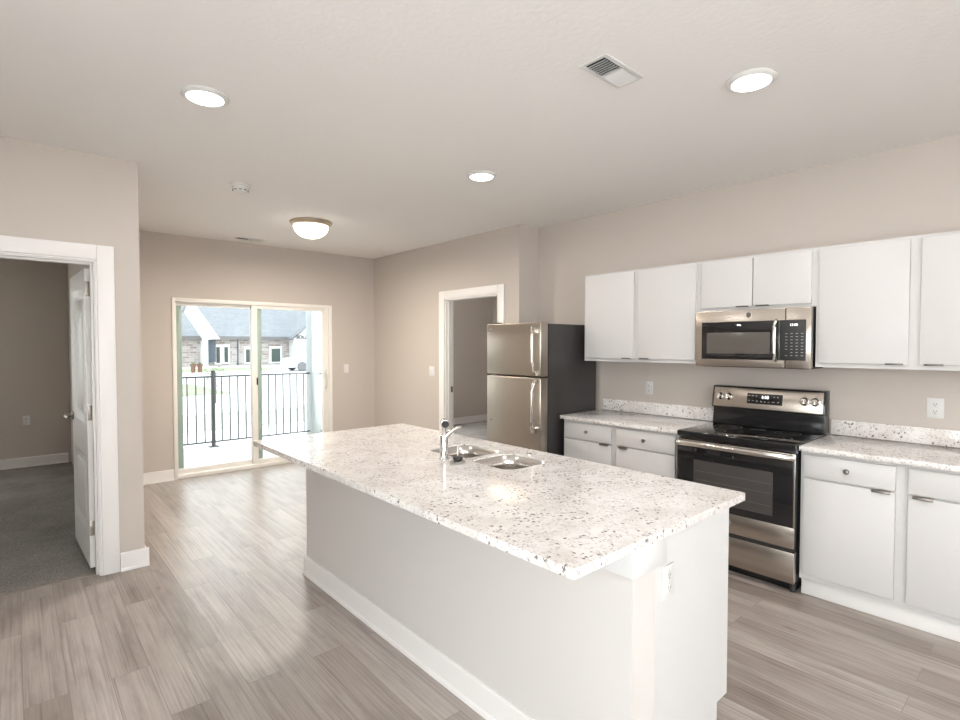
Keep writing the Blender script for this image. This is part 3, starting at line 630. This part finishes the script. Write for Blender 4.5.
# burner rings printed on the glass
for (bx, by, rr) in ((3.68, 1.29, .105), (3.68, 1.69, .085), (3.93, 1.29, .078), (3.93, 1.69, .095), (3.95, 1.49, .05)):
    b = MB(); b.lathe([(rr-.002, .9262), (rr, .9264), (rr+.0015, .9262)], (bx, by, 0), 48, cap=False); b.lathe([(rr*.6-.001, .9262), (rr*.6, .9264), (rr*.6+.001, .9262)], (bx, by, 0), 40, cap=False); b.build('burner_ring', 'grey', ck)
# oven door
b = MB(); b.box((RXF, ry0+.003, .285), (RXF+.044, ry1-.003, .865), .004); dr_ = b.build('oven_door', 'black', t)
b = MB(); b.box((RXF-.0015, ry0+.003, .820), (RXF+.004, ry1-.003, .866), .002); b.box((RXF-.0015, ry0+.003, .286), (RXF+.004, ry1-.003, .415), .003)
b.box((RXF-.0012, ry0+.003, .40), (RXF+.004, ry0+.012, .85), .001)
b.build('steel_trim', 'steel', dr_)
b = MB(); b.box((RXF-.0022, ry0+.013, .418), (RXF+.002, ry1-.004, .818), .002); gls = b.build('door_glass', 'blackglass', dr_)
b = MB(); b.box((RXF-.0032, 1.232, .462), (RXF-.0020, 1.742, .735), .001); wn = b.build('oven_window', 'ovenwin', gls)
b = MB()
for zz in (.52, .60, .66): b.box((RXF-.0036, 1.24, zz), (RXF-.0031, 1.735, zz+.002))
b.build('rack_lines', 'grey', wn)
b = MB(); yy0, yy1 = ry0+.012, ry1-.012
b.tube([(RXF+.002, yy0+.02, .844), (RXF-.026, yy0+.006, .846), (RXF-.038, yy0+.03, .847), (RXF-.041, (yy0+yy1)/2, .847), (RXF-.038, yy1-.03, .847), (RXF-.026, yy1-.006, .846), (RXF+.002, yy1-.02, .844)], [.019, .0195, .019, .019, .019, .0195, .019], 20); b.build('handle', 'handle', dr_)
badge(RXF-.0016, 1.50, .355, dr_, .016)
b = MB(); b.box((RXF, ry0+.003, .072), (RXF+.044, ry1-.003, .262), .005); dw = b.build('storage_drawer', 'steel', t)
b = MB(); b.box((RXF+.012, ry0+.006, .262), (RXF+.044, ry1-.006, .285)); b.build('drawer_gap', 'matblack', t)
# backguard: black riser and tilted steel control face
b = MB(); b.prism([(4.055, ry0+.004, .926), (4.072, ry0+.004, 1.05), (4.045, ry0+.004, 1.052), (4.075, ry0+.004, 1.215), (KX-.022, ry0+.004, 1.215), (KX-.022, ry0+.004, .926)], (0, ry1-ry0-.008, 0), bev=.003); bg_ = b.build('backguard', 'black', t)
ct = math.atan2(.030, .163)
CM = facing_x(4.0595, 1.486, 1.1335) @ Matrix.Rotation(-ct, 4, 'X')    # local x right, y up, z out of the face
b = MB(); b.box((-.368, -.074, 0), (.368, .072, .004), .002, mtx=CM); cf = b.build('control_face', 'steel', bg_)
b = MB(); b.box((-.380, -.082, -.01), (.380, .080, .0005), .004, mtx=CM); b.build('control_border', 'black', bg_)
for lx in (-.326, -.260, .256, .322):
    m_ = CM @ Matrix.Translation((lx, .003, .004)); b = MB()
    b.lathe([(.029, 0), (.029, .004), (.024, .007), (.021, .022), (.019, .026), (0, .027)], (0, 0, 0), 28, mtx=m_); b.box((-.0045, -.019, .022), (.0045, .019, .032), .002, mtx=m_); k_ = b.build('knob', 'handle', bg_)
    b = MB(); b.box((-.008, .036, .0), (-.003, .040, .0006), mtx=m_); b.box((.003, .036, .0), (.008, .040, .0006), mtx=m_); b.build('knob_mark', 'matblack', bg_)
b = MB(); b.box((-.122, -.038, .003), (.118, .038, .0062), .006, mtx=CM); dp = b.build('display_panel', 'blackglass', bg_)
text_obj('clock_digits', '1:10', .030, CM @ Matrix.Translation((.002, .012, .0064)), 'digit', dp, bold=.0006)
for lx, ly in [(-.14, .02), (-.115, .02), (-.09, .02), (-.14, -.016), (-.112, -.016), (-.085, -.018), (-.055, -.02), (-.03, -.02), (-.004, -.02), (.03, .018), (.055, .018), (.03, -.018), (.058, -.018), (.022, -.018)]:
    b = MB(); lx += .033; b.box((lx-.006, ly-.003, .006), (lx+.006, ly+.003, .0066), mtx=CM); b.build('button_mark', 'mark', dp)

# ---------------------------------------------------------------- refrigerator
FX, fy0, fy1, fz = 3.3284, 2.999, 3.672, 1.722
t = empty('refrigerator', (3.72, 3.335, 0), 'stainless top freezer refrigerator with charcoal sides at the end of the counter', 'refrigerator')
b = MB(); b.box((3.441, fy0+.004, .03), (4.115, fy1-.004, fz-.012), .004); b.box((3.45, fy0+.03, 0), (4.09, fy1-.03, .03)); b.build('cabinet_body', 'fridgeside', t)
b = MB(); b.box((3.428, fy0+.010, .09), (3.441, fy1-.008, fz-.015)); b.build('gasket', 'matblack', t)
def fdoor(z0, z1):
    b = MB(); b.box((FX, fy0, z0), (3.427, fy1, z1), .009, seg=3); return b.build('door', 'steel_v', t)
up_ = fdoor(1.256, fz); lo_ = fdoor(.085, 1.244)
b = MB(); b.box((3.36, fy0+.01, .02), (3.412, fy1-.01, .083)); b.build('kick_grille', 'matblack', t)
b = MB(); b.box((3.35, fy1-.085, fz), (3.45, fy1-.01, fz+.012), .004); b.build('hinge_cover', 'fridgeside', t)
yh = fy0+.052
for d_, zs in ((up_, [(1.655, -.004), (1.655, .040), (1.60, .048), (1.50, .050), (1.38, .046), (1.30, .034), (1.272, .0)]), (lo_, [(1.228, .0), (1.20, .034), (1.12, .046), (.97, .050), (.87, .048), (.80, .040), (.80, -.004)])):
    b = MB(); b.tube([(FX-o_, yh, z_) for z_, o_ in zs], .0125, 14, flat=1.2)
    zb = zs[0][0] if d_ is up_ else zs[-1][0]
    b.box((FX-.05, yh-.016, zb-.03), (FX+.001, yh+.016, zb+.03), .006); b.build('handle', 'handle', d_)
badge(FX-.0002, fy1-.058, 1.665, up_, .016)
b = MB(); b.cyl((FX-.001, fy1-.06, .83), (FX+.001, fy1-.06, .83), .008, n=16); b.build('door_plug', 'dnickel', lo_)

# ---------------------------------------------------------------- balcony
b = MB(); b.box((LX, BY+T+.001, -.2), (3.899, 7.98, -.03)); b.box((LX, 7.981, -.2), (4.3, 8.95, -.03)); struct(b.build('floor_balcony', 'deck'))
t = empty('balcony_railing', (2.26, 8.72, -.03), 'dark grey metal balustrade with thin vertical bars along the balcony edge', 'railing')
b = MB(); b.box((LX+.02, 8.70, 1.030), (3.79, 8.74, 1.055), .003); b.build('top_rail', 'rail', t)
b = MB(); b.box((LX+.02, 8.705, .035), (3.79, 8.735, .058), .003); b.build('bottom_rail', 'rail', t)
b = MB(); b.box((2.235, 8.695, -.029), (2.285, 8.745, 1.125), .003); b.build('post', 'rail', t)
b = MB(); b.box((2.195, 8.66, -.03), (2.325, 8.78, -.018), .002); b.box((2.230, 8.69, 1.125), (2.290, 8.75, 1.137), .003); b.build('post_plate', 'rail', t)
x = 2.26-.118
xs = []
while x > LX+.1: xs.append(x); x -= .118
x = 2.26+.125
while x < 3.73: xs.append(x); x += .1185
for x in xs:
    b = MB(); b.box((x-.008, 8.712, .058), (x+.008, 8.728, 1.030)); b.build('baluster', 'rail', t)
b = MB(); b.box((3.792, 8.62, -.029), (4.02, 8.86, ZC), .004); o = b.build('balcony_column', mat('white_column_paint', (.34, .355, .355), .7)); tag(o, 'square white column at the right end of the balcony railing', 'column')
t = empty('side_railing', (3.93, 8.3, 0), 'short dark return railing between the white column and the house wall', 'railing')
b = MB(); b.box((3.925, 7.985, 1.02), (3.955, 8.615, 1.045), .003); b.build('top_rail', 'rail', t)
b = MB(); b.box((3.928, 7.985, .035), (3.952, 8.615, .055), .003); b.build('bottom_rail', 'rail', t)
for k in range(5):
    y = 8.52-.115*k; b = MB(); b.box((3.932, y-.008, .055), (3.948, y+.008, 1.02)); b.build('baluster', 'rail', t)

# ---------------------------------------------------------------- outside ground
GZ = -.25
b = MB(); b.box((-60, 9.0, GZ-.2), (120, 130, GZ)); struct(b.build('ground', 'concrete'))
M['thin'] = mat('thin_patchy_grass', (.42, .43, .36), 1)
def patch(x0, y0, x1, y1, name='lawn', mt='grass'):
    b = MB(); b.box((x0, y0, GZ), (x1, y1, GZ+.03)); o = b.build(name, mt); tag(o, kind='stuff'); return o
tag(patch(-6, 20.5, 5.9, 26), 'bright green lawn patch across the drive, left part of the glass door', 'grass')
tag(patch(-8, 11.9, 30, 14.2, 'lawn_strip', 'thin'), 'faint strip of grass just beyond the balcony', 'grass')
tag(patch(-10, 38, 14.5, 43, ), 'narrow lawn in front of the brick building', 'grass')
b = MB(); b.box((-8, 14.5, GZ), (30, 14.65, GZ+.1), .02); tag(b.build('kerb', 'concrete'), 'pale concrete kerb running past the near grass strip', 'kerb')
# far building
BYF = 48.0; EZ_ = 2.12; ct_ = empty('brick_building', (15, BYF, GZ), 'low brown brick building with grey shingle roof across the car park', 'building')
b = MB(); b.box((4, BYF, GZ), (18.95, BYF+9, EZ_)); b.build('brick_wall', 'brick', ct_)
b = MB(); b.prism([(3.2, BYF-.7, EZ_), (3.2, BYF-.7, EZ_+.14), (3.2, BYF+7, EZ_+4.6), (3.2, BYF+14, EZ_+.2), (3.2, BYF+14, EZ_)], (22, 0, 0)); b.build('roof', 'shingle', ct_)
b = MB(); b.box((3.2, BYF-.74, EZ_-.12), (25, BYF-.70, EZ_+.13)); b.build('fascia', mat('grey_fascia', (.16, .15, .15), .8), ct_)
# gable wing on the right
b = MB(); b.prism([(18.95, BYF-1.2, GZ), (25.2, BYF-1.2, GZ), (25.2, BYF-1.2, 3.2), (22.0, BYF-1.2, 4.6), (18.95, BYF-1.2, EZ_)], (0, 10, 0)); b.build('gable_wing', 'siding', ct_)
b = MB(); b.prism([(18.5, BYF-1.6, EZ_-.1), (22.0, BYF-1.6, 4.62), (25.6, BYF-1.6, 3.2), (25.6, BYF-1.6, 3.45), (22.0, BYF-1.6, 4.9), (18.4, BYF-1.6, EZ_+.12)], (0, 11, 0)); b.build('gable_roof', 'shingle', ct_)
# white rake board of the near gable on the left
b = MB(); b.prism([(9.95, BYF-2.2, 4.05), (10.25, BYF-2.2, 4.9), (10.55, BYF-2.2, 4.9), (12.45, BYF-2.2, 2.0), (11.25, BYF-2.2, 1.95)], (0, .25, 0)); b.build('rake_board', mat('bright_white_board', (.88, .88, .88), .7), ct_)
b = MB(); b.prism([(9.95, BYF-2.0, 4.05), (10.25, BYF-2.0, 4.95), (9.6, BYF-2.0, 4.0)], (0, .3, 0)); b.build('soffit', 'shingle', ct_)
b = MB(); b.box((11.5, BYF-.9, GZ), (11.9, BYF, EZ_-.15), .02); b.build('pillar', 'siding', ct_)
b = MB(); b.box((11.95, BYF-.25, .1), (12.65, BYF, EZ_-.1)); b.build('entry_door', 'bluegrey', ct_)
b = MB(); b.box((14.42, BYF-.12, GZ), (14.5, BYF-.02, EZ_)); b.build('downpipe', 'bluegrey', ct_)
for x0, x1, z0, z1 in ((12.72, 13.0, 0.0, 1.35), (13.35, 13.65, .05, 1.35), (15.1, 15.75, 0, 1.15), (17.3, 18.1, 0, 1.2)):
    b = MB(); b.box((x0-.14, BYF-.1, z0-.12), (x1+.14, BYF-.01, z1+.2)); wd = b.build('window', mat('white_window_surround', (.85, .85, .85), .7), ct_)
    b = MB(); b.box((x0, BYF-.13, z0), (x1, BYF-.1, z1)); b.build('pane', 'wglass', wd)
b = MB(); b.box((20.0, BYF-1.3, -.15), (20.9, BYF-1.2, 1.3)); wd = b.build('window', 'siding', ct_); b = MB(); b.box((20.15, BYF-1.34, -.05), (20.75, BYF-1.3, 1.15)); b.build('pane', 'wglass', wd)
text_obj('wall_sign', 'SOLA', .44, facing_y(19.68, BYF-1.25, 2.22), 'rail', ct_, .03, bold=.015)
# planters and parked car
for k, x in enumerate((8.50, 8.90)):
    yy = 37.2; t = empty('clay_planter', (x, yy, GZ), 'orange brown clay planter %s in front of the brick wall' % ('on the left of the pair' if k == 0 else 'on the right of the pair'), 'planter')
    b = MB(); b.lathe([(.11, GZ), (.16, GZ+.48), (.18, GZ+.48), (.18, GZ+.55), (.15, GZ+.55), (.14, GZ+.46), (0, GZ+.46)], (x, yy, 0), 24); b.build('pot', 'terracotta', t)
    b = MB()
    for q in range(14): a_ = q*2.4; b.tube([(x, yy, GZ+.46), (x+.08*math.cos(a_), yy+.08*math.sin(a_), GZ+.62), (x+.16*math.cos(a_), yy+.16*math.sin(a_), GZ+.64)], [.015, .022, .004], 6)
    b.build('foliage', 'leaf', t)
cxx, cyy = 15.9, 35.5
t = empty('parked_car', (cxx, cyy, GZ), 'white car parked in front of the brick building', 'car')
b = MB(); prof = [(-2.2, .25), (-2.2, .7), (-2.0, .85), (-1.1, .95), (-.45, 1.38), (.9, 1.42), (1.6, 1.0), (2.15, .92), (2.25, .6), (2.2, .25)]
b.prism([(cxx+u, cyy-.85, GZ+v) for u, v in prof], (0, 1.7, 0), bev=.06); bd = b.build('car_body', 'carpaint', t)
b = MB(); b.prism([(cxx+u, cyy-.87, GZ+v) for u, v in ((-.95, .97), (-.42, 1.32), (.85, 1.35), (1.35, 1.0))], (0, 1.74, 0)); b.build('car_windows', mat('pale_reflecting_car_glass', (.30, .33, .34), .1), bd)
for ux in (-1.35, 1.4):
    for vy in (-.86, .86):
        b = MB(); b.cyl((cxx+ux, cyy+vy-.1, GZ+.32), (cxx+ux, cyy+vy+.1, GZ+.32), .32, n=20, bev=.03); b.build('wheel', mat('grey_tyre', (.16, .16, .17), .9), t)  # tyres in one even grey
def sapling(x, y, h, label):
    t = empty('sapling', (x, y, GZ), label, 'tree', ); r = random.Random(int(x*10))
    b = MB(); b.tube([(x, y, GZ), (x+.02, y, GZ+h*.5), (x, y, GZ+h)], [.03, .022, .01], 8)
    lv = MB()
    for k in range(9):
        z = GZ+h*(.45+.5*k/9); a_ = r.random()*6.28; l_ = .35*(1-k/14); e_ = Vector((x+math.cos(a_)*l_, y+math.sin(a_)*l_, z+.22)); b.tube([(x, y, z), e_], [.012, .005], 6)
        for q in range(6):
            c_ = e_+Vector([r.uniform(-.12, .12) for _ in range(3)]); s_ = .035
            m_ = Matrix.Translation(c_) @ Matrix.Rotation(r.random()*6, 4, 'Z') @ Matrix.Rotation(r.random()*3, 4, 'X'); lv.box((-s_, -s_*.5, -.002), (s_, s_*.5, .002), mtx=m_)
    b.build('trunk', 'bark', t); lv.build('leaves', 'leaf', t)
sapling(4.55, 17.3, 1.0, 'thin young tree in the middle of the drive view behind the balustrade')
